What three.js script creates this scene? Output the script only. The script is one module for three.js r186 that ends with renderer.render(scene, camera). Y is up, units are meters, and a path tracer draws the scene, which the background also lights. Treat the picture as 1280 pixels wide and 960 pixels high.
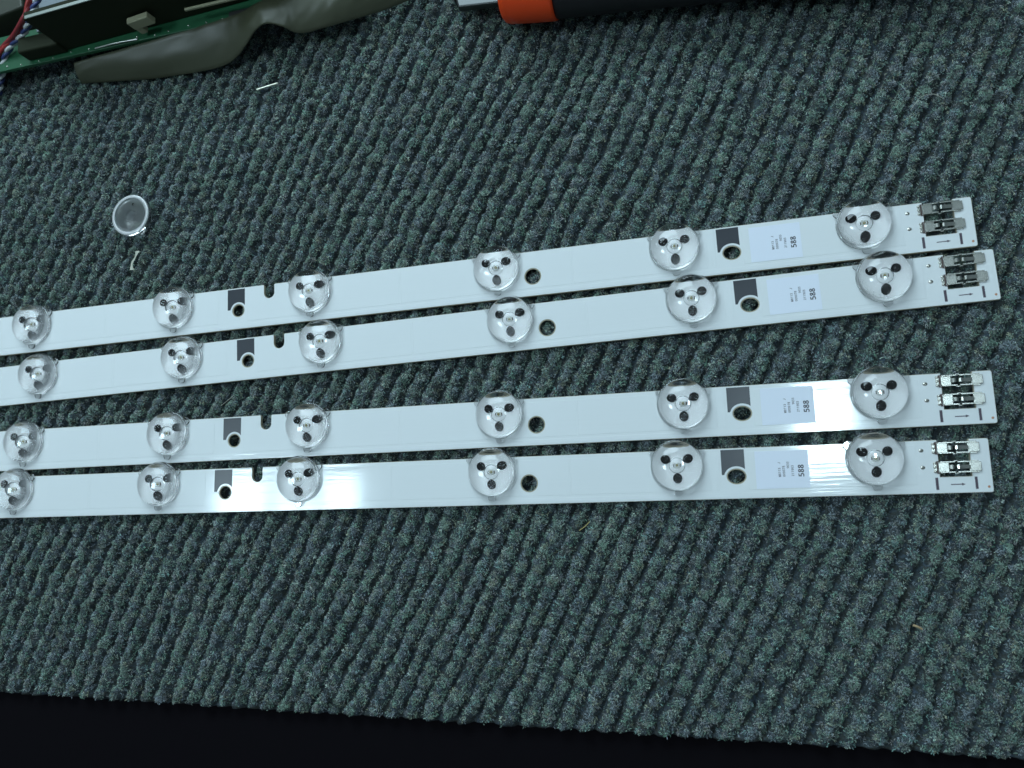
import * as THREE from 'three';
import { mergeGeometries } from 'three/addons/utils/BufferGeometryUtils.js';
import { RoundedBoxGeometry } from 'three/addons/geometries/RoundedBoxGeometry.js';
import { RectAreaLightUniformsLib } from 'three/addons/lights/RectAreaLightUniformsLib.js';

// ---------------------------------------------------------------- camera, light, exposure
// All lengths are millimetres on the work surface until they are scaled: x to the right, y down the
// picture (three's z), h above the printed face of the strips (three's y).
const MM = 0.001;
const P = (x, y, h = 0) => new THREE.Vector3(x * MM, h * MM, y * MM);
const scene = new THREE.Scene();
scene.background = new THREE.Color().setRGB(0.085, 0.119, 0.138);
const camera = new THREE.PerspectiveCamera(51.28, 4 / 3, 0.01, 20);
camera.position.copy(P(58.716, 37.784, 247.587));
camera.up.set(0.033893, 0.142916, -0.989154);
camera.lookAt(camera.position.clone().add(new THREE.Vector3(-0.228251, -0.962459, -0.14688)));
camera.focus = 0.265; camera.userData.fStop = 20;
const renderer = new THREE.WebGLRenderer();
renderer.toneMapping = THREE.LinearToneMapping;
renderer.toneMappingExposure = 1.18;
renderer.shadowMap.enabled = true;
RectAreaLightUniformsLib.init();

const LIGHT = new THREE.Color().setRGB(0.80, 1.055, 1.19);
function tag(o, label, category, group) { o.userData.label = label; o.userData.category = category; if (group) o.userData.group = group; return o; }
const used = {};
function numbered(name) { const n = used[name] = (used[name] ?? -1) + 1; return n ? `${name}_${String(n).padStart(3, '0')}` : name; }
function thing(name, label, category, pos, group) {
  const o = new THREE.Group(); o.name = numbered(name); if (pos) o.position.copy(pos); scene.add(o);
  return tag(o, label, category, group);
}
function put(name, geo, mat, parent) {
  const m = new THREE.Mesh(geo, mat); m.name = name; m.castShadow = m.receiveShadow = true; (parent ?? scene).add(m); return m;
}
const mm = (g) => g.scale(MM, MM, MM);                               // millimetres to metres
function box(x0, x1, z0, z1, y0, y1, r = 0) {                        // x range, z range, height range
  const g = r ? new RoundedBoxGeometry(x1 - x0, y1 - y0, z1 - z0, 2, r) : new THREE.BoxGeometry(x1 - x0, y1 - y0, z1 - z0);
  return g.translate((x0 + x1) / 2, (y0 + y1) / 2, (z0 + z1) / 2);
}
const join = (list) => mergeGeometries(list.map((g) => g.index ? g.toNonIndexed() : g));
let seed = 7;
const rnd = () => { seed = (seed + 0x6D2B79F5) | 0; let t = Math.imul(seed ^ (seed >>> 15), 1 | seed); t = (t + Math.imul(t ^ (t >>> 7), 61 | t)) ^ t; return ((t ^ (t >>> 14)) >>> 0) / 4294967296; };
const rr = (a, b) => a + (b - a) * rnd();
const hash = (i, j, k = 0) => { let h = (Math.imul(i, 374761393) + Math.imul(j, 668265263) + Math.imul(k, 2147483647 ^ 0x5bd1e995)) | 0; h = Math.imul(h ^ (h >>> 13), 1274126177); return ((h ^ (h >>> 16)) >>> 0) / 4294967296; };
function noise(x, y, k = 0) {
  const i = Math.floor(x), j = Math.floor(y), fx = x - i, fy = y - j, u = fx * fx * (3 - 2 * fx), v = fy * fy * (3 - 2 * fy);
  return (hash(i, j, k) * (1 - u) + hash(i + 1, j, k) * u) * (1 - v) + (hash(i, j + 1, k) * (1 - u) + hash(i + 1, j + 1, k) * u) * v;
}

// ceiling lamps: out of the frame, mirrored in the glossy strips and in the lens domes
function lamp(label, cx, cy, h, bars, depth, nits) {
  const t = thing('ceiling_lamp', label, 'lamp', P(cx, cy, h));
  const x0 = Math.min(...bars.map((b) => b[0])) - 40, x1 = Math.max(...bars.map((b) => b[1])) + 40;
  put('housing', mm(box(x0, x1, -depth / 2 - 30, depth / 2 + 30, 4, 60, 6)), new THREE.MeshStandardMaterial({ color: 0xd8dcdc, roughness: 0.5 }), t);
  for (const [a, b] of bars) {
    const d = put('lamp_tube', mm(box(a, b, -depth / 2, depth / 2, -12, 2)), new THREE.MeshStandardMaterial({ color: 0x111111, emissive: LIGHT, emissiveIntensity: nits * 0.5 }), t);
    d.castShadow = false;
    const l = new THREE.RectAreaLight(LIGHT, nits, (b - a) * MM, depth * MM);
    l.position.set((a + b) / 2 * MM, -16 * MM, 0); l.rotation.x = -Math.PI / 2; t.add(l);
  }
}
lamp('ceiling lamp with two tubes above the right side of the bench', 305, -118, 1500, [[-45, -8], [8, 42]], 165, 40);
lamp('ceiling lamp with three tubes above the left side of the bench', -870, 115, 1500, [[-215, -85], [-50, 45], [70, 150]], 290, 13);
{ // the window beyond the far side of the bench: the large soft source
  const t = thing('window', 'large bright window beyond the far side of the bench', 'window', P(-200, -540, 540));
  t.lookAt(P(-20, 0, 0));
  const w = 590, h = 360, nits = 3.7;
  put('window_frame', mm(join([box(-w / 2 - 50, w / 2 + 50, -60, -4, -h / 2 - 50, -h / 2), box(-w / 2 - 50, w / 2 + 50, -60, -4, h / 2, h / 2 + 50), box(-w / 2 - 50, -w / 2, -60, -4, -h / 2, h / 2), box(w / 2, w / 2 + 50, -60, -4, -h / 2, h / 2)])), new THREE.MeshStandardMaterial({ color: 0xc8c8c4, roughness: 0.6 }), t);
  const p = put('window_pane', mm(box(-w / 2, w / 2, -20, -10, -h / 2, h / 2)), new THREE.MeshStandardMaterial({ color: 0x111111, emissive: LIGHT, emissiveIntensity: nits * 0.4 }), t); p.castShadow = false;
  const l = new THREE.RectAreaLight(LIGHT, nits, w * MM, h * MM); l.position.set(0, 0, 0); l.rotation.y = Math.PI; t.add(l);
}

// ---------------------------------------------------------------- ground: carpet on a dark bench
const bench = put('bench_top', mm(box(-700, 700, -600, 330, -30, -6, 2)), new THREE.MeshPhysicalMaterial({ color: new THREE.Color().setRGB(0.005, 0.0042, 0.0055), roughness: 1, specularIntensity: 0.08 }));
bench.userData.kind = 'structure';

const RIB = 5.55, NUB = 5.0, DIR = 65 * Math.PI / 180, CD = Math.cos(DIR), SD = -Math.sin(DIR); // rib direction: up and to the right
const EDGE = 105.2;
function carpetH(x, y) {
  const wx = x + 1.6 * (noise(x / 7, y / 7, 1) - 0.5) + 5 * (noise(x / 60, y / 60, 2) - 0.5), wy = y + 2.2 * (noise(x / 7, y / 7, 3) - 0.5);
  const a = (-wx * SD + wy * CD) / RIB, s = (wx * CD + wy * SD) / NUB;
  const i = Math.floor(a), fa = a - i - 0.5;
  const off = hash(i, 11) ;
  const q = s + off * 0.35 + i * 0.42, j = Math.floor(q), fq = q - j - 0.5;
  const ridge = Math.pow(Math.max(0, Math.cos(fa * Math.PI)), 0.75);
  const nub = 0.55 + 0.45 * Math.pow(Math.max(0, Math.cos(fq * Math.PI)), 0.7);
  const size = 0.75 + 0.35 * hash(i, j, 5);
  const fuzz = 1.3 * (noise(x / 1.7, y / 2.4, 9) - 0.5) + 0.5 * (noise(x / 1.1, y / 1.6, 7) - 0.5) + 0.35 * (noise(x / 0.6, y / 0.6, 8) - 0.5);
  return -5.2 + 3.7 * ridge * nub * size + fuzz * 0.9;
}
{
  const x0 = -330, x1 = 240, y0 = -260, st = 0.75, nx = Math.round((x1 - x0) / st), ny = Math.round((EDGE - y0) / st);
  const pos = new Float32Array((nx + 1) * (ny + 2) * 3), uv = new Float32Array((nx + 1) * (ny + 2) * 2);
  let n = 0;
  for (let j = 0; j <= ny + 1; j++) for (let i = 0; i <= nx; i++) {
    const x = x0 + i * st, y = j > ny ? EDGE + 0.4 : y0 + j * st + (j === ny ? 0.6 * (noise(x / 3, 5, 21) - 0.5) : 0);
    pos.set([x * MM, (j > ny ? -6.1 : carpetH(x, y)) * MM, y * MM], n * 3); uv.set([x / 40, y / 40], n * 2); n++;
  }
  const idx = new Uint32Array(nx * (ny + 1) * 6); n = 0;
  for (let j = 0; j <= ny; j++) for (let i = 0; i < nx; i++) { const a = j * (nx + 1) + i, b = a + nx + 1; idx.set([a, b, a + 1, a + 1, b, b + 1], n); n += 6; }
  const g = new THREE.BufferGeometry();
  g.setAttribute('position', new THREE.BufferAttribute(pos, 3)); g.setAttribute('uv', new THREE.BufferAttribute(uv, 2)); g.setIndex(new THREE.BufferAttribute(idx, 1));
  g.computeVertexNormals();
  const S = 512, d = new Uint8Array(S * S * 4);                       // mottled felt: dyed fibres of several greys
  const wrap = (x, y, f, k) => { const i = Math.floor(x * f), j = Math.floor(y * f), u = x * f - i, v = y * f - j, m = (q) => ((q % f) + f) % f; return (hash(m(i), m(j), k) * (1 - u) + hash(m(i + 1), m(j), k) * u) * (1 - v) + (hash(m(i), m(j + 1), k) * (1 - u) + hash(m(i + 1), m(j + 1), k) * u) * v; };
  for (let y = 0; y < S; y++) for (let x = 0; x < S; x++) {
    const a = wrap(x / S, y / S, 128, 31), b = wrap(x / S, y / S, 256, 32), c = wrap(x / S, y / S, 48, 33), k = 0.55 + 0.5 * a + 0.35 * (b - 0.5);
    d.set([255 * Math.min(1, k * (0.24 + 0.05 * (c - 0.5))), 255 * Math.min(1, k * 0.28), 255 * Math.min(1, k * (0.29 + 0.06 * (a - c))), 255], (y * S + x) * 4);
  }
  const tx = new THREE.DataTexture(d, S, S); tx.colorSpace = THREE.SRGBColorSpace; tx.wrapS = tx.wrapT = THREE.RepeatWrapping; tx.magFilter = tx.minFilter = THREE.LinearFilter; tx.needsUpdate = true;
  const c = put('carpet', g, new THREE.MeshStandardMaterial({ map: tx, roughness: 1 })); c.userData.kind = 'structure';
}
{ // loose felt fibres standing on the ribs
  const tone = [[0.21, 0.27, 0.24], [0.15, 0.25, 0.20], [0.25, 0.28, 0.27], [0.14, 0.19, 0.19], [0.27, 0.27, 0.21], [0.27, 0.25, 0.27], [0.04, 0.05, 0.065], [0.34, 0.38, 0.35], [0.19, 0.29, 0.29], [0.20, 0.22, 0.26]];
  function tuft() {
    const pos = [], col = [], idx = [];
    for (let f = 0; f < 9; f++) {
      const az = rr(0, 6.283), len = rr(0.4, 0.95), lean = rr(0.4, 1.45), bend = rr(-0.9, 0.9), r = rr(0.06, 0.12), ox = rr(-0.6, 0.6), oz = rr(-0.6, 0.6), b = pos.length / 3, k = rr(0.25, 1.75);
      let px = ox, py = -0.25, pz = oz, a = az;
      for (let s = 0; s <= 3; s++) {
        const w = r * (s === 3 ? 0.4 : 1), tx = -Math.sin(a), tz = Math.cos(a);
        for (const [p, q] of [[1, 0], [-0.5, 0.87], [-0.5, -0.87]]) { pos.push((px + tx * p * w) * MM, (py + q * w) * MM, (pz + tz * p * w) * MM); col.push(k, k, k); }
        const e = lean * (1 - s * 0.35); px += Math.cos(a) * Math.cos(e) * len / 3; pz += Math.sin(a) * Math.cos(e) * len / 3; py += Math.sin(e) * len / 3; a += bend * 0.6;
        if (s) for (let t = 0; t < 3; t++) { const c0 = b + (s - 1) * 3 + t, c1 = b + (s - 1) * 3 + (t + 1) % 3; idx.push(c0, c0 + 3, c1, c1, c0 + 3, c1 + 3); }
      }
    }
    const g = new THREE.BufferGeometry();
    g.setAttribute('position', new THREE.Float32BufferAttribute(pos, 3)); g.setAttribute('color', new THREE.Float32BufferAttribute(col, 3)); g.setIndex(idx); g.computeVertexNormals();
    return g;
  }
  const mat = new THREE.MeshStandardMaterial({ color: 0xffffff, vertexColors: true, roughness: 1 });
  const M = new THREE.Matrix4(), Q = new THREE.Quaternion(), up = new THREE.Vector3(0, 1, 0), N = new THREE.Vector3(), V = new THREE.Vector3(), S1 = new THREE.Vector3(), C = new THREE.Color();
  for (let k = 0; k < 6; k++) {
    const count = 38000, im = new THREE.InstancedMesh(tuft(), mat, count);
    for (let i = 0; i < count; i++) {
      let x, y, h; do { x = rr(-250, 185); y = rr(-215, EDGE - 0.5); h = carpetH(x, y); } while (rnd() > (h + 4.7) / 2.5);
      N.set(carpetH(x - 0.6, y) - carpetH(x + 0.6, y), 2.4, carpetH(x, y - 0.6) - carpetH(x, y + 0.6)).normalize();
      Q.setFromUnitVectors(up, N); const turn = new THREE.Quaternion().setFromAxisAngle(up, rr(0, 6.283)); Q.multiply(turn);
      const s = rr(0.7, 1.15); M.compose(V.set(x * MM, h * MM, y * MM), Q, S1.set(s, s, s)); im.setMatrixAt(i, M);
      const t = tone[Math.floor(Math.min(0.999, Math.max(0, 1.9 * (noise(x / 1.1, y / 1.5, 61) - 0.5) + 0.5 + 0.8 * (rnd() - 0.5))) * tone.length)], b = rr(0.75, 1.9); im.setColorAt(i, C.setRGB(t[0] * b * 0.88, t[1] * b * 0.95, t[2] * b * 0.88));
    }
    im.name = numbered('carpet_pile'); im.userData.kind = 'stuff'; tag(im, 'short grey-green felt fibres covering the ribbed carpet', 'carpet pile', 'fibres of the carpet pile'); im.castShadow = im.receiveShadow = true; scene.add(im);
  }
}

// ---------------------------------------------------------------- the LED strips
const T = 1.15, W = 15, TOP = T;                                     // local frame: u to the right, v down the picture, base at 0
function dots() {                                                     // 16 x 16 little moulded lenses of uneven height
  const S = 128, d = new Uint8Array(S * S * 4);
  for (let y = 0; y < S; y++) for (let x = 0; x < S; x++) {
    const i = x >> 3, j = y >> 3, ox = (hash(i, j, 51) - 0.5) * 2, oy = (hash(i, j, 52) - 0.5) * 2, r = Math.hypot((x & 7) - 3.5 - ox, (y & 7) - 3.5 - oy) / 4;
    const v = 255 * Math.max(0, 1 - r * r) * (0.55 + 0.45 * hash(i, j, 53)); d.set([v, v, v, 255], (y * S + x) * 4);
  }
  const t = new THREE.DataTexture(d, S, S); t.wrapS = t.wrapT = THREE.RepeatWrapping; t.magFilter = t.minFilter = THREE.LinearFilter; t.needsUpdate = true; return t;
}
function drawn() {                                                    // faint rolling lines of the lacquer, along the strip
  const S = 256, d = new Uint8Array(S * S * 4);
  for (let y = 0; y < S; y++) for (let x = 0; x < S; x++) {
    const w = (f, k, g) => { const i = Math.floor(x / S * g), u = x / S * g - i, j = Math.floor(y / S * f), v = y / S * f - j, h = (a, b) => hash(((a % g) + g) % g, ((b % f) + f) % f, k); return (h(i, j) * (1 - u) + h(i + 1, j) * u) * (1 - v) + (h(i, j + 1) * (1 - u) + h(i + 1, j + 1) * u) * v; };
    const v = 255 * (0.45 * w(32, 81, 4) + 0.35 * w(8, 82, 8) + 0.2 * w(64, 83, 16)); d.set([v, v, v, 255], (y * S + x) * 4);
  }
  const t = new THREE.DataTexture(d, S, S); t.wrapS = t.wrapT = THREE.RepeatWrapping; t.magFilter = t.minFilter = THREE.LinearFilter; t.repeat.set(1 / 60, 1 / 16); t.needsUpdate = true; return t;
}
const MAT = {
  board: new THREE.MeshPhysicalMaterial({ color: new THREE.Color().setRGB(0.74, 0.765, 0.77), roughness: 0.08, specularIntensity: 1, bumpMap: drawn(), bumpScale: 0.000018 }),
  brightener: new THREE.MeshStandardMaterial({ color: new THREE.Color().setRGB(0.97, 0.97, 0.97), roughness: 0.5 }),  // whiter than the board, only to lighten the inside of the lenses
  edge: new THREE.MeshStandardMaterial({ color: new THREE.Color().setRGB(0.45, 0.4, 0.3), roughness: 0.6 }),
  lens: new THREE.MeshPhysicalMaterial({ color: 0xffffff, roughness: 0.02, transmission: 1, thickness: 0.004, ior: 1.49 }),
  frost: new THREE.MeshPhysicalMaterial({ color: 0xffffff, roughness: 0.1, bumpMap: dots(), bumpScale: 0.00003, transmission: 1, thickness: 0.004, ior: 1.49 }),
  glue: new THREE.MeshPhysicalMaterial({ color: new THREE.Color().setRGB(0.003, 0.0025, 0.003), roughness: 0.9, specularIntensity: 0.2 }),
  ceramic: new THREE.MeshStandardMaterial({ color: new THREE.Color().setRGB(0.66, 0.66, 0.62), roughness: 0.4 }),
  phosphor: new THREE.MeshStandardMaterial({ color: new THREE.Color().setRGB(0.28, 0.24, 0.09), roughness: 0.5 }),
  lead: new THREE.MeshStandardMaterial({ color: new THREE.Color().setRGB(0.12, 0.1, 0.09), roughness: 0.4, metalness: 0.6 }),
  tin: new THREE.MeshStandardMaterial({ color: new THREE.Color().setRGB(0.58, 0.58, 0.53), roughness: 0.26, metalness: 1 }),
  rim: new THREE.MeshStandardMaterial({ color: new THREE.Color().setRGB(0.3, 0.27, 0.19), roughness: 0.55 }),
  flux: new THREE.MeshStandardMaterial({ color: new THREE.Color().setRGB(0.06, 0.03, 0.025), roughness: 0.5 }),
  solder: new THREE.MeshStandardMaterial({ color: new THREE.Color().setRGB(0.6, 0.58, 0.52), roughness: 0.25, metalness: 1 }),
  patch: new THREE.MeshPhysicalMaterial({ color: new THREE.Color().setRGB(0.03, 0.034, 0.043), roughness: 0.3 }),
  ink: new THREE.MeshStandardMaterial({ color: new THREE.Color().setRGB(0.07, 0.05, 0.07), roughness: 0.6 }),
  copper: new THREE.MeshStandardMaterial({ color: new THREE.Color().setRGB(0.45, 0.22, 0.13), roughness: 0.4, metalness: 0.5 }),
};
const UL = -410, LENS_U = [-324.8, -264.0, -210.1, -143.1, -85.4, -29.9], LENS_V = 4.6;
const HOLES = [[-68.3, 8.42, 2.75, 2.25], [-131.2, 8.47, 2.72, 2.72], [-238.25, 8.29, 2.35, 2.3]];
const NOTCH = [-226.15, 1.95, 5.0];                                  // centre, half width, depth
const SLOT = [-13.2, -5.1, 10.4];                                    // connector cut-out
const V2 = (u, v) => new THREE.Vector2(u, -v);                       // shapes are drawn with +y up, then laid flat
function flat(shape, h0, h1, bevel = 0, seg = 1, curve = 24) {       // extrude from h0 to h1
  const g = new THREE.ExtrudeGeometry(shape, { depth: h1 - h0 - bevel, bevelEnabled: bevel > 0, bevelThickness: bevel, bevelSize: bevel, bevelOffset: -bevel, bevelSegments: seg, curveSegments: curve });
  return g.rotateX(-Math.PI / 2).translate(0, h0, 0);
}
function ellipse(u, v, a, b, ccw = true) { const p = new THREE.Path(); p.absellipse(u, -v, a, b, 0, Math.PI * 2, !ccw, 0); return p; }
function boardShape() {
  const s = new THREE.Shape(), c = 0.7, [nu, nw, nd] = NOTCH;
  s.moveTo(UL, 0); s.lineTo(nu - nw - 0.5, 0); s.quadraticCurveTo(nu - nw, 0, nu - nw, -0.5); s.lineTo(nu - nw, -(nd - nw));
  s.absarc(nu, -(nd - nw), nw, Math.PI, 2 * Math.PI, false); s.lineTo(nu + nw, -0.5); s.quadraticCurveTo(nu + nw, 0, nu + nw + 0.5, 0);
  s.lineTo(SLOT[0] - 0.3, 0); s.quadraticCurveTo(SLOT[0], 0, SLOT[0], -0.3); s.lineTo(SLOT[0], -SLOT[2]); s.lineTo(SLOT[1], -SLOT[2]); s.lineTo(SLOT[1], -0.3); s.quadraticCurveTo(SLOT[1], 0, SLOT[1] + 0.3, 0);
  s.lineTo(-c, 0); s.quadraticCurveTo(0, 0, 0, -c); s.lineTo(0, -W + c); s.quadraticCurveTo(0, -W, -c, -W); s.lineTo(UL, -W); s.closePath();
  for (const [u, v, a, b] of HOLES) s.holes.push(ellipse(u, v, a, b));
  return s;
}
function quad(u0, v0, u1, v1) { const s = new THREE.Shape(); s.moveTo(u0, -v1); s.lineTo(u1, -v1); s.lineTo(u1, -v0); s.lineTo(u0, -v0); s.closePath(); return s; }
const lathe = (pts, n = 48) => new THREE.LatheGeometry(pts.map(([r, h]) => new THREE.Vector2(r, h)), n);
// lens: a moulded dome on a flange with three ears, a hollow over the LED chip
function lensGeometry() {
  const a = 7.4, H = 4.7, h0 = 0.35, f = 0.7, p = 2.4, outer = [], under = [];
  outer.push([7.75, h0], [7.85, h0 + 0.08], [7.85, h0 + f - 0.12], [7.72, h0 + f], [7.53, h0 + f + 0.02], [7.43, h0 + f + 0.1]);
  for (let i = 1; i <= 40; i++) { const t = i / 40 * Math.PI / 2, r = a * Math.pow(Math.cos(t), 2 / p), z = H * Math.pow(Math.sin(t), 2 / p); outer.push([Math.max(0, i === 40 ? 0 : r), h0 + f + 0.1 + z]); }
  for (let i = 0; i <= 14; i++) { const t = i / 14 * Math.PI / 2; under.push([2.15 * Math.sin(t), h0 + 0.62 * Math.cos(t)]); }
  under.push([2.6, h0], [4, h0], [5.6, h0], [7.75, h0]);
  const sides = [lathe(outer), lathe(under)];
  const ears = [];
  for (const t of [90, 210, 330]) { const s = new THREE.Shape(), q = t * Math.PI / 180, w = 1.35, R = 7.7, L = 9.25;
    s.moveTo(R, -w); s.lineTo(L - 0.7, -w * 0.85); s.quadraticCurveTo(L, -w * 0.7, L, 0); s.quadraticCurveTo(L, w * 0.7, L - 0.7, w * 0.85); s.lineTo(R, w); s.closePath();
    ears.push(new THREE.ExtrudeGeometry(s, { depth: f - 0.1, bevelEnabled: true, bevelSize: 0.08, bevelThickness: 0.08, bevelOffset: -0.08, bevelSegments: 2 }).rotateX(-Math.PI / 2).translate(0, h0 + 0.05, 0).rotateY(-q)); }
  const up = sides[1].attributes, q = up.position;
  for (let i = 0; i < q.count; i++) up.uv.setXY(i, q.getX(i) / 4.8, q.getZ(i) / 4.8);   // millimetres, for the moulded dots
  const smooth = join([sides[0], ...ears]), rough = join([sides[1]]);
  return mm(mergeGeometries([smooth, rough], true));
}
const LENS_G = lensGeometry();
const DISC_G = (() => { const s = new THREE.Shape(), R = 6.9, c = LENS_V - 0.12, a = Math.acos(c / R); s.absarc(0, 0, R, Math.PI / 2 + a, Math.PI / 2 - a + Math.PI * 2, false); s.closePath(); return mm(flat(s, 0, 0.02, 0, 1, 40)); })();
const GLUE_G = mm(lathe([[0, 0], [1.16, 0], [1.18, 0.325], [0, 0.325]], 20));
const CHIP_G = mm(box(-0.8, 0.8, -0.8, 0.8, 0, 0.3, 0.08));
const PHOS_G = mm(lathe([[0, 0.38], [0.25, 0.36], [0.42, 0.302]].reverse(), 16));
const LEAD_G = mm(box(-0.16, 0.16, -0.45, 0.45, 0.02, 0.22, 0.05));

const boardG = mm(flat(boardShape(), 0, T, 0.11));
// raised copper fields under the white lacquer
const panelG = [];
{
  for (const [u0, u1] of [[UL + 1, -293.2], [-292.8, -246], [-234.6, -177.2], [-176.8, -118.2], [-117.8, -75.7], [-74.1, -73.2], [-64.9, -19.1]]) {
    const s = new THREE.Shape(), [nu, nw, nd] = NOTCH;
    s.moveTo(u0, -12.45); s.lineTo(u1, -12.45); s.lineTo(u1, -1.25);
    if (nu > u0 && nu < u1) { s.lineTo(nu + nw + 0.8, -1.25); s.lineTo(nu + nw + 0.8, -nd + 0.6); s.lineTo(nu + nw - 0.6, -nd - 0.8); s.lineTo(nu - nw + 0.6, -nd - 0.8); s.lineTo(nu - nw - 0.8, -nd + 0.6); s.lineTo(nu - nw - 0.8, -1.25); }
    s.lineTo(u0, -1.25); s.closePath();
    const [u, v, a, b] = HOLES[1]; if (u > u0 && u < u1) s.holes.push(ellipse(u, v, a + 0.7, b + 0.7));
    panelG.push(flat(s, T, T + 0.05, 0.05));
  }
  panelG.push(flat(quad(UL + 1, 13.2, -18.9, 14.55), T, T + 0.05, 0.05));
}
const PANEL = mm(join(panelG));
function patchGeo(u0, u1, v0, hole, tip) {                          // bare metal field with a bite taken out round the hole
  const s = new THREE.Shape(), [hu, hv, a, b] = hole, R = a + 0.75, Rv = b + 0.75;
  s.moveTo(u0, -v0); s.lineTo(u0, -tip);
  for (let i = 0; i <= 16; i++) { const u = u0 + 0.25 + (u1 - u0 - 0.25) * i / 16, d = (u - hu) / R; s.lineTo(u, -Math.min(tip, Math.abs(d) < 1 ? hv - Rv * Math.sqrt(1 - d * d) : tip)); }
  s.lineTo(u1, -v0); s.closePath();
  return mm(flat(s, T, T + 0.03));
}
const PATCH = [patchGeo(-242.5, -235.7, 0.42, HOLES[2], 7.9), patchGeo(-72.5, -65.75, 0.45, HOLES[0], 7.9)];
const BAR_G = [mm(flat(quad(-14.55, 10.6, -13.8, 14.0), T, T + 0.02)), mm(flat(quad(-4.5, 10.6, -3.8, 14.0), T, T + 0.02))];
const ARROW_G = (() => { const s = new THREE.Shape(); s.moveTo(-10.7, -12.72); s.lineTo(-7.9, -12.72); s.lineTo(-7.9, -12.95); s.lineTo(-6.95, -12.6); s.lineTo(-7.9, -12.2); s.lineTo(-7.9, -12.45); s.lineTo(-10.7, -12.45); s.closePath(); return mm(flat(s, T, T + 0.02)); })();
const RIM_G = HOLES.map(([u, v, a, b]) => { const s = new THREE.Shape(); s.absellipse(u, -v, a - 0.02, b - 0.02, 0, Math.PI * 2, false, 0); s.holes.push(ellipse(u, v, a - 0.26, b - 0.26)); return mm(flat(s, T - 0.35, T - 0.12)); });
const DOT_G = mm(lathe([[0, 0.03], [0.32, 0.03], [0.36, 0]].reverse(), 16).translate(0, T, 0));
const BEAD_G = mm(lathe([[0.85, 0], [0.75, 0.12], [0.45, 0.24], [0, 0.27]], 20).scale(0.8, 1, 0.62).translate(0, T, 0));

// terminal clip: spring tongue between two side walls, bridging the cut-out
const CLIP = (() => {
  const b = (u0, u1, v0, v1, h0, h1, r = 0.08) => box(u0, u1, v0, v1, T + h0, T + h1, r);
  const tongue = () => { // rising blade with a hooked nose
    const s = new THREE.Shape(), pts = [[-5.4, 0.62], [-7.6, 0.95], [-8.4, 1.18], [-8.75, 1.02], [-8.9, 0.6], [-8.75, 0.58], [-8.55, 0.88], [-7.6, 0.78], [-5.4, 0.45]];
    pts.forEach(([x, y], i) => i ? s.lineTo(x, y) : s.moveTo(x, y)); s.closePath();
    return new THREE.ExtrudeGeometry(s, { depth: 1.05, bevelEnabled: true, bevelSize: 0.05, bevelThickness: 0.05, bevelSegments: 1 }).translate(0, T, -0.52);
  };
  const hook = () => { const s = new THREE.Shape(), pts = [[-11, 0.5], [-10.6, 0.95], [-10.1, 1.12], [-9.65, 0.95], [-9.45, 0.5], [-9.65, 0.45], [-9.85, 0.8], [-10.15, 0.92], [-10.5, 0.8], [-10.8, 0.42]];
    pts.forEach(([x, y], i) => i ? s.lineTo(x, y) : s.moveTo(x, y)); s.closePath(); return new THREE.ExtrudeGeometry(s, { depth: 1.1, bevelEnabled: true, bevelSize: 0.04, bevelThickness: 0.04, bevelSegments: 1 }).translate(0, T, -0.55); };
  const wall = (sg) => join([b(-13.2, -9.3, sg * 1.42 - 0.2, sg * 1.42 + 0.2, -0.5, 0.95), b(-8.7, -5.0, sg * 1.42 - 0.22, sg * 1.42 + 0.22, -0.4, 1.0), b(-9.5, -8.5, sg * 1.75 - 0.12, sg * 1.75 + 0.12, -0.6, 0.5, 0.06)]);
  return {
    plate: mm(join([b(-13.3, -10.8, -1.25, 1.25, 0.35, 0.6), b(-14.6, -13.9, -1.3, 1.3, 0.0, 0.25), b(-13.4, -13.2, -1.2, 1.2, 0.1, 0.5, 0.05)])),
    pad: mm(join([b(-5.6, -2.65, -1.3, 1.3, 0.35, 0.62, 0.12), b(-5.0, -3.2, -1.75, 1.75, 0.0, 0.36, 0.1)])),
    tongue: mm(tongue()), hook: mm(hook()), wallA: mm(wall(-1)), wallB: mm(wall(1)),
    flux: mm(join([b(-13.95, -13.5, -1.75, 1.75, 0.02, 0.2, 0.05), b(-13.5, -12.8, 1.6, 1.8, 0.0, 0.1, 0.03), b(-13.5, -12.8, -1.8, -1.6, 0.0, 0.1, 0.03)])),
    joint: mm(join([-1.15, 0, 1.15].map((v) => lathe([[0.5, 0], [0.46, 0.22], [0.25, 0.42], [0, 0.46]], 12).scale(0.9, 1, 0.85).translate(-14.35, T, v)))),
  };
})();

// sticker print: the numbers run up the strip, so the canvas is turned
function stickerTexture() {
  const c = document.createElement('canvas'); c.width = 600; c.height = 440; const x = c.getContext('2d');
  x.fillStyle = '#dce1ec'; x.fillRect(0, 0, 600, 440);
  x.fillStyle = '#17121a';
  const up = (text, u, v, size, font = 'monospace') => { x.save(); x.translate((u + 62.8) * 40, (v - 1.3) * 40); x.rotate(-Math.PI / 2); x.font = `bold ${size}px ${font}`; x.fillText(text, 0, 0); x.restore(); };
  up('588', -49.3, 9.15, 88, 'sans-serif');
  up('M8113', -55.75, 9.0, 36); up('J', -55.75, 5.2, 36); up('000078', -54.55, 9.0, 36); up('9033', -53.35, 6.6, 34); up('211903', -52.1, 8.9, 36);
  const t = new THREE.CanvasTexture(c); t.colorSpace = THREE.SRGBColorSpace; return t;
}
const STICK_G = mm((() => { const g = new THREE.PlaneGeometry(15, 11, 1, 1).rotateX(-Math.PI / 2); return g.translate(-55.3, T + 0.09, 6.8); })());
MAT.sticker = new THREE.MeshStandardMaterial({ map: stickerTexture(), roughness: 0.45 });

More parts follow.
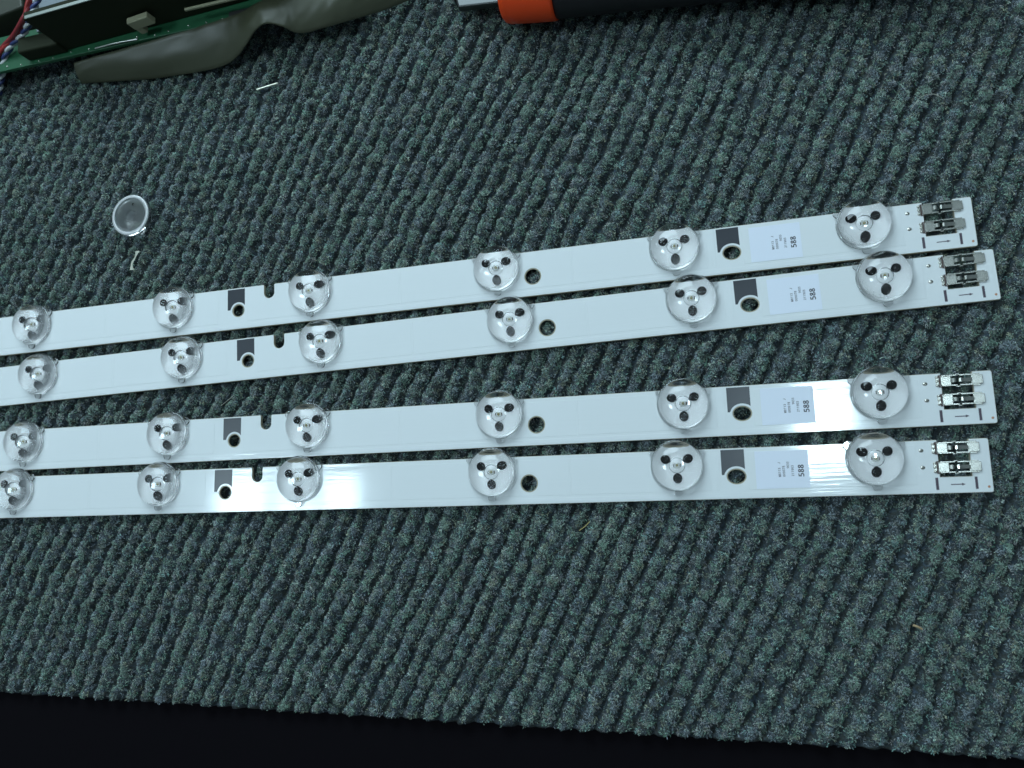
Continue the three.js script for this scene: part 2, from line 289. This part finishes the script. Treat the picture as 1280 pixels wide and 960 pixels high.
function ledStrip(label, pose) {
  const t = thing('led_strip', label, 'LED strip', P(pose[0], pose[1], -T), 'white LED strips laid side by side on the carpet');
  t.rotation.y = -pose[2];
  put('board', boardG, [MAT.board, MAT.edge], t);
  put('raised_trace', PANEL, MAT.board, t);
  for (const g of RIM_G) put('hole_rim', g, MAT.rim, t);
  for (const g of PATCH) put('bare_metal_patch', g, MAT.patch, t);
  const st = put('sticker', STICK_G, MAT.sticker, t); st.userData.label = 'pale printed sticker reading 588';
  for (const g of BAR_G) put('printed_bar', g, MAT.ink, t);
  put('printed_arrow', ARROW_G, MAT.ink, t);
  for (const [u, v] of [[-295.9, 4.66], [-1.12, 13.45]]) put('copper_dot', DOT_G, MAT.copper, t).position.copy(P(u, v));
  for (const [u, v] of [[-17.5, 2.85], [-17.5, 7.65]]) put('solder_bead', BEAD_G, MAT.solder, t).position.copy(P(u, v));
  for (const v of [2.35, 7.75]) {
    const c = put('terminal', CLIP.plate, MAT.tin, t); c.position.copy(P(0, v));
    put('flux_line', CLIP.flux, MAT.flux, c);
    put('contact_pad', CLIP.pad, MAT.tin, c); put('spring_tongue', CLIP.tongue, MAT.tin, c); put('hook', CLIP.hook, MAT.tin, c);
    put('side_wall', CLIP.wallA, MAT.tin, c); put('side_wall', CLIP.wallB, MAT.tin, c); put('solder_joint', CLIP.joint, MAT.solder, c);
  }
  for (const u of LENS_U) {
    put('added_bright_disc', DISC_G, MAT.brightener, t).position.copy(P(u, LENS_V, T + 0.05));  // added white disc, brightens what shows through the lens
    const chip = put('led_chip', CHIP_G, MAT.ceramic, t); chip.position.copy(P(u, LENS_V, T));
    put('phosphor', PHOS_G, MAT.phosphor, chip);
    for (const s of [-1, 1]) put('solder_lead', LEAD_G, MAT.lead, chip).position.copy(P(s * 0.95, 0));
    const l = put('lens', LENS_G, [MAT.lens, MAT.frost], t); l.position.copy(P(u, LENS_V, T));
    for (const a of [90, 210, 330]) put('glue_post', GLUE_G, MAT.glue, l).position.copy(P(3.3 * Math.cos(a * Math.PI / 180), 3.3 * Math.sin(a * Math.PI / 180)));
  }
  return t;
}
const POSES = [[137.514, -50.578, -0.0524], [142.067, -34.465, -0.0618], [138.841, 0.783, -0.031], [136.494, 19.864, -0.0259]];
['uppermost of the four white LED strips, closest to the loose lens', 'second white LED strip from the top, just below the uppermost, reaching farthest right',
  'third white LED strip from the top, just below the wide gap of carpet', 'lowest of the four white LED strips, with bright lamp glare near its left notch'].forEach((l, i) => ledStrip(l, POSES[i]));

// ---------------------------------------------------------------- other things on the carpet
{
  const milk = MAT.frost.clone(); milk.roughness = 0.5;
  const l = put('loose_lens', LENS_G, [MAT.lens, milk]);
  put('lens_rim', mm(lathe([[6.6, 0.34], [6.55, 0.1], [6.75, -0.05], [7.5, -0.05], [7.72, 0.1], [7.75, 0.34]].reverse(), 48)), new THREE.MeshPhysicalMaterial({ color: 0xffffff, roughness: 0.45, transmission: 0.75, thickness: 0.002, ior: 1.49 }), l);
  l.rotation.set(Math.PI, -21 * Math.PI / 180, 0, 'YXZ'); l.position.copy(P(-145.1, -68, 3.3));
  tag(l, 'clear round lens with three ears lying upside down, alone on the carpet', 'lens');
  put('glue_speck', mm(lathe([[0.5, 0], [0.35, 0.25], [0, 0.3]], 10)), MAT.glue, l).position.copy(P(-0.6, 4.2, 0.1));
}
const tube = (pts, r, n = 40, k = 8) => mm(new THREE.TubeGeometry(new THREE.CatmullRomCurve3(pts.map(([x, y, h]) => new THREE.Vector3(x, h, y))), n, r, k));
const std = (r, g, b, rough, metal = 0) => new THREE.MeshStandardMaterial({ color: new THREE.Color().setRGB(r, g, b), roughness: rough, metalness: metal });
{ // cutter: flat blade, orange collar, black handle
  const t = thing('cutter', 'cutter with a black handle, bright orange collar and flat steel blade', 'hand tool', P(0, -132.6, 9));
  t.rotation.y = -3.2 * Math.PI / 180;
  const along = (pts) => mm(lathe(pts, 40).rotateZ(-Math.PI / 2));   // profile [radius, x]
  put('collar', along([[6, -1.2], [9.6, -1], [10.6, -0.2], [11, 1.2], [11.2, 8], [11.3, 16], [11, 17], [9, 17.4]]), new THREE.MeshPhysicalMaterial({ color: new THREE.Color().setRGB(0.86, 0.066, 0.006), roughness: 0.35 }), t);
  const pts = []; for (let i = 0; i <= 40; i++) { const x = 17.1 + i * 3; pts.push([10.7 - 0.5 * Math.sin(i / 40 * Math.PI) + (i % 4 === 0 && i > 4 ? -0.35 : 0), x]); } pts.push([9, 139], [5, 141], [0, 141.5]);
  put('handle', along([[8, 17], ...pts]), std(0.008, 0.007, 0.009, 0.55), t);
  const s = new THREE.Shape(); s.moveTo(0.5, -2.6); s.lineTo(-17.5, -3.0); s.lineTo(-21.5, 9); s.lineTo(0.5, 10); s.closePath();
  const blade = mm(new THREE.ExtrudeGeometry(s, { depth: 1.8, bevelEnabled: true, bevelSize: 0.6, bevelThickness: 0.7, bevelOffset: -0.6, bevelSegments: 2 }).rotateX(-Math.PI / 2).translate(0, -5.5, 0));
  put('blade', blade, std(0.09, 0.094, 0.094, 0.4, 1), t);
}
{ // olive plastic sheet slipped under the circuit board, its edge buckled up
  const near = [[-175.2, -126.4, -1.3], [-158, -125, -1], [-139.7, -124.3, -0.8], [-121.9, -124, -0.5], [-109, -124.7, 1], [-99.4, -126.9, 6], [-91.7, -129.6, 11], [-85.8, -130.3, 13], [-81.5, -129.7, 11], [-77.4, -128.8, 7.5], [-69.2, -130, 6], [-60.5, -131.9, 5], [-48.3, -134, 5], [-37.8, -136.1, 5], [-22, -140.7, 4]];
  const far = [[-174.2, -131.6, 5], [-156.1, -133.2, 6], [-137.8, -134.6, 7], [-120.2, -136.4, 8], [-107.9, -137.4, 9], [-100.7, -138, 10], [-94.6, -138.9, 11.5], [-88.6, -139.9, 12.5], [-82, -140.5, 12], [-75.8, -140.3, 12], [-66.5, -140.7, 12], [-57.4, -141.7, 12], [-45.5, -143.2, 12], [-35.3, -144.8, 12], [-19.5, -147.8, 12]];
  const curve = (a) => new THREE.CatmullRomCurve3(a.map(([x, y, h]) => new THREE.Vector3(x, h, y))), cn = curve(near), cf = curve(far);
  const NU = 90, NV = 10, pos = [], idx = [], th = 0.6;
  for (const side of [1, 0]) for (let i = 0; i <= NU; i++) { const t = i / NU, a = cn.getPoint(t), b = cf.getPoint(t);
    for (let j = 0; j <= NV; j++) { const v = j / NV, p = a.clone().lerp(b, v); p.y += 0.8 * Math.sin(Math.PI * v) + 0.9 * (noise(i / 6, j / 4, 71) - 0.5) + 0.35 * (noise(i / 2, j / 2, 72) - 0.5); p.z += 0.7 * Math.sin(Math.PI * v); if (!side) { p.y -= th; p.z -= th * 0.5; } pos.push(p.x, p.y, p.z); } }
  const n0 = (NU + 1) * (NV + 1), at = (i, j, k) => k * n0 + i * (NV + 1) + j, q4 = (a, b, c, d) => idx.push(a, b, c, a, c, d);
  for (let i = 0; i < NU; i++) { for (let j = 0; j < NV; j++) { q4(at(i, j, 0), at(i + 1, j, 0), at(i + 1, j + 1, 0), at(i, j + 1, 0)); q4(at(i, j, 1), at(i, j + 1, 1), at(i + 1, j + 1, 1), at(i + 1, j, 1)); }
    q4(at(i, 0, 1), at(i + 1, 0, 1), at(i + 1, 0, 0), at(i, 0, 0)); q4(at(i, NV, 0), at(i + 1, NV, 0), at(i + 1, NV, 1), at(i, NV, 1)); }
  for (let j = 0; j < NV; j++) { q4(at(0, j, 0), at(0, j + 1, 0), at(0, j + 1, 1), at(0, j, 1)); q4(at(NU, j, 1), at(NU, j + 1, 1), at(NU, j + 1, 0), at(NU, j, 0)); }
  const g = new THREE.BufferGeometry(); g.setAttribute('position', new THREE.Float32BufferAttribute(pos, 3)); g.setIndex(idx); g.computeVertexNormals();
  tag(put('plastic_sheet', mm(g), std(0.052, 0.056, 0.032, 0.42)), 'olive plastic sheet with a buckled edge lying against the green circuit board', 'plastic sheet');
}
{ // circuit board with its shield rail, seen at the corner of the picture
  const t = thing('circuit_board', 'green circuit board with a dark shield rail and cream connector', 'circuit board', P(-206, -130.4, 0));
  t.rotation.y = 0.068;
  put('green_board', mm(box(-60, 150, -15, 0, 6.4, 8, 0.2)), std(0.012, 0.085, 0.035, 0.4), t);
  const dark = new THREE.MeshPhysicalMaterial({ color: new THREE.Color().setRGB(0.014, 0.018, 0.008), roughness: 0.7, specularIntensity: 0.35 }), steel = std(0.3, 0.33, 0.3, 0.45, 0.8);
  const rail = put('shield_rail', mm(join([box(0, 100, -3.2, 0, 0, 20.5, 0.5)])), dark, t); rail.position.copy(P(31, -2.6, 8)); rail.rotation.y = 0.045;
  put('rail_edge', mm(box(1, 99, -1.2, 0.1, 20.5, 21.0, 0.2)), steel, rail);
  const cream = std(0.32, 0.31, 0.2, 0.5);
  const cr = put('connector', mm(join([box(0, 9.5, 0, 2.4, -0.8, 3.6, 0.4), box(0, 3, 0, 2.2, -4, 0.2, 0.4)])), cream, t); cr.position.copy(P(65.5, -3.2, 13.5)); cr.rotation.z = 0.12;
  put('white_bar', mm(box(88, 112, -3.2, -2.2, 14.5, 15.6, 0.3)), cream, t);
  put('capacitor_block', mm(box(14, 32, -8, -1.6, 8, 14, 0.8)), dark, t);
  put('chip', mm(box(102, 112, -2.6, -0.6, 8, 9.2, 0.2)), std(0.02, 0.02, 0.02, 0.4), t);
  for (let i = 0; i < 16; i++) put('solder_point', mm(lathe([[0.35, 0], [0.25, 0.25], [0, 0.32]], 8)), MAT.solder, t).position.copy(P(4 + i * 7.3 + rr(-1, 1), rr(-1.8, -0.7), 8));
  put('wire_link', tube([[44.5, -0.6, 8.4], [54, -0.5, 8.9], [63, -0.4, 8.5]], 0.3, 12, 6), std(0.6, 0.6, 0.56, 0.3, 1), t);
}
{
  const p = put('metal_plate', mm(box(-22, 24, -12, 12, 0, 1.2, 0.3)), std(0.2, 0.23, 0.25, 0.45, 0.7)); p.position.copy(P(-168, -158, 8)); p.rotation.y = 0.08;
  tag(p, 'grey flat metal plate behind the dark shield rail', 'metal plate');
  const b = put('plastic_box', mm(join([box(-30, 20, -8, 8, 0, 13, 1), box(20, 30, -8, -2, 0, 10, 1)])), std(0.03, 0.035, 0.022, 0.5)); b.position.copy(P(-214, -157, 0)); b.rotation.y = 0.2;
  tag(b, 'dark olive plastic box in the far corner behind the twisted wires', 'plastic box');
}
{ // twisted wires hanging over the board
  const t = thing('twisted_cable', 'twisted red, blue and white wires crossing the end of the circuit board', 'cable', P(0, 0, 0));
  const path = new THREE.CatmullRomCurve3([[-172, -157, 20], [-176.2, -149.1, 22], [-181.1, -143, 20], [-190.3, -140.8, 14], [-201.9, -137.5, 9.5], [-209.9, -131.5, 4], [-214.8, -126, 0]].map(([x, y, h]) => new THREE.Vector3(x, h, y)));
  const strand = (ox, oh, tw, rad, ph) => { const a = []; for (let i = 0; i <= 90; i++) { const p = path.getPoint(i / 90), w = i / 90 * tw * Math.PI * 2 + ph; a.push([p.x + ox + rad * Math.cos(w), p.z + rad * Math.sin(w) * 0.7, p.y + oh + rad * Math.sin(w)]); } return a; };
  put('blue_wire', tube(strand(0.6, 0, 9, 0.75, 0), 0.72, 200), std(0.03, 0.05, 0.16, 0.4), t);
  put('white_wire', tube(strand(0.6, 0, 9, 0.75, Math.PI), 0.72, 200), std(0.6, 0.62, 0.62, 0.4), t);
  put('red_wire', tube(strand(-2.3, 0.3, 1.5, 0.7, 1), 0.8, 120), std(0.3, 0.025, 0.02, 0.4), t);
  put('red_wire', tube(strand(-3.2, 0, 1.5, 0.7, 3.6), 0.8, 120), std(0.22, 0.02, 0.025, 0.4), t);
}
tag(put('metal_pin', tube([[-97.4, -113.8, -0.6], [-93, -114.4, -0.35], [-88.8, -115.1, -0.4]], 0.42, 10), std(0.62, 0.62, 0.52, 0.3, 1)), 'short thin metal pin lying below the olive plastic sheet', 'metal pin');
{ // curled scrap of clear film below the loose lens
  const g = new THREE.PlaneGeometry(2.1, 10, 6, 14).rotateX(-Math.PI / 2), p = g.attributes.position;
  for (let i = 0; i < p.count; i++) { const x = p.getX(i), z = p.getZ(i) * 0.72; p.setXYZ(i, x * (1 - 0.4 * Math.abs(Math.sin(z * 0.7))) - 0.25 * z + 0.05 * z * z, 0.7 * Math.sin(z * 0.9) * 0.5 + 0.5 * x * Math.cos(z * 0.5) + 0.5, z); }
  g.computeVertexNormals();
  const m = put('film_scrap', mm(g), new THREE.MeshPhysicalMaterial({ color: new THREE.Color().setRGB(0.8, 0.8, 0.66), roughness: 0.35, transmission: 0.35, side: THREE.DoubleSide })); m.position.copy(P(-145, -51.5, -0.6));
  tag(m, 'small curled scrap of pale film on the carpet below the loose lens', 'scrap');
}
const lint = std(0.5, 0.5, 0.42, 0.7), straw = std(0.42, 0.36, 0.14, 0.7);
for (const [label, pts, r, m] of [
  ['yellow straw fibre on the carpet below the lowest LED strip', [[21.2, 46.2, -0.2], [23, 45, 0.5], [24.6, 43.4, 0.3]], 0.14, straw],
  ['tan crumb of fibre on the carpet at the lower right', [[113.8, 71.2, -0.3], [115, 71.6, 0.1], [116, 72.2, -0.2]], 0.35, std(0.42, 0.3, 0.17, 0.8)],
  ['pale curved hair on the carpet at the upper right', [[123.2, -79, 0.2], [126, -82.4, 0.9], [129.5, -83, 0.9], [132.5, -81.5, 0.3]], 0.07, lint],
  ['fine pale hair on the carpet above the middle of the uppermost strip', [[20, -77.6, 0.2], [21, -80.4, 0.8], [23.2, -82.2, 0.4]], 0.07, lint],
  ['fine pale hair in the carpet gap above the third strip, at the left', [[-105, 4.2, 0], [-102, 2.4, 0.6], [-99.6, 0.4, 0.3]], 0.07, lint],
]) tag(put(numbered('lint'), tube(pts, r, 14, 5), m), label, 'lint');

renderer.render(scene, camera);
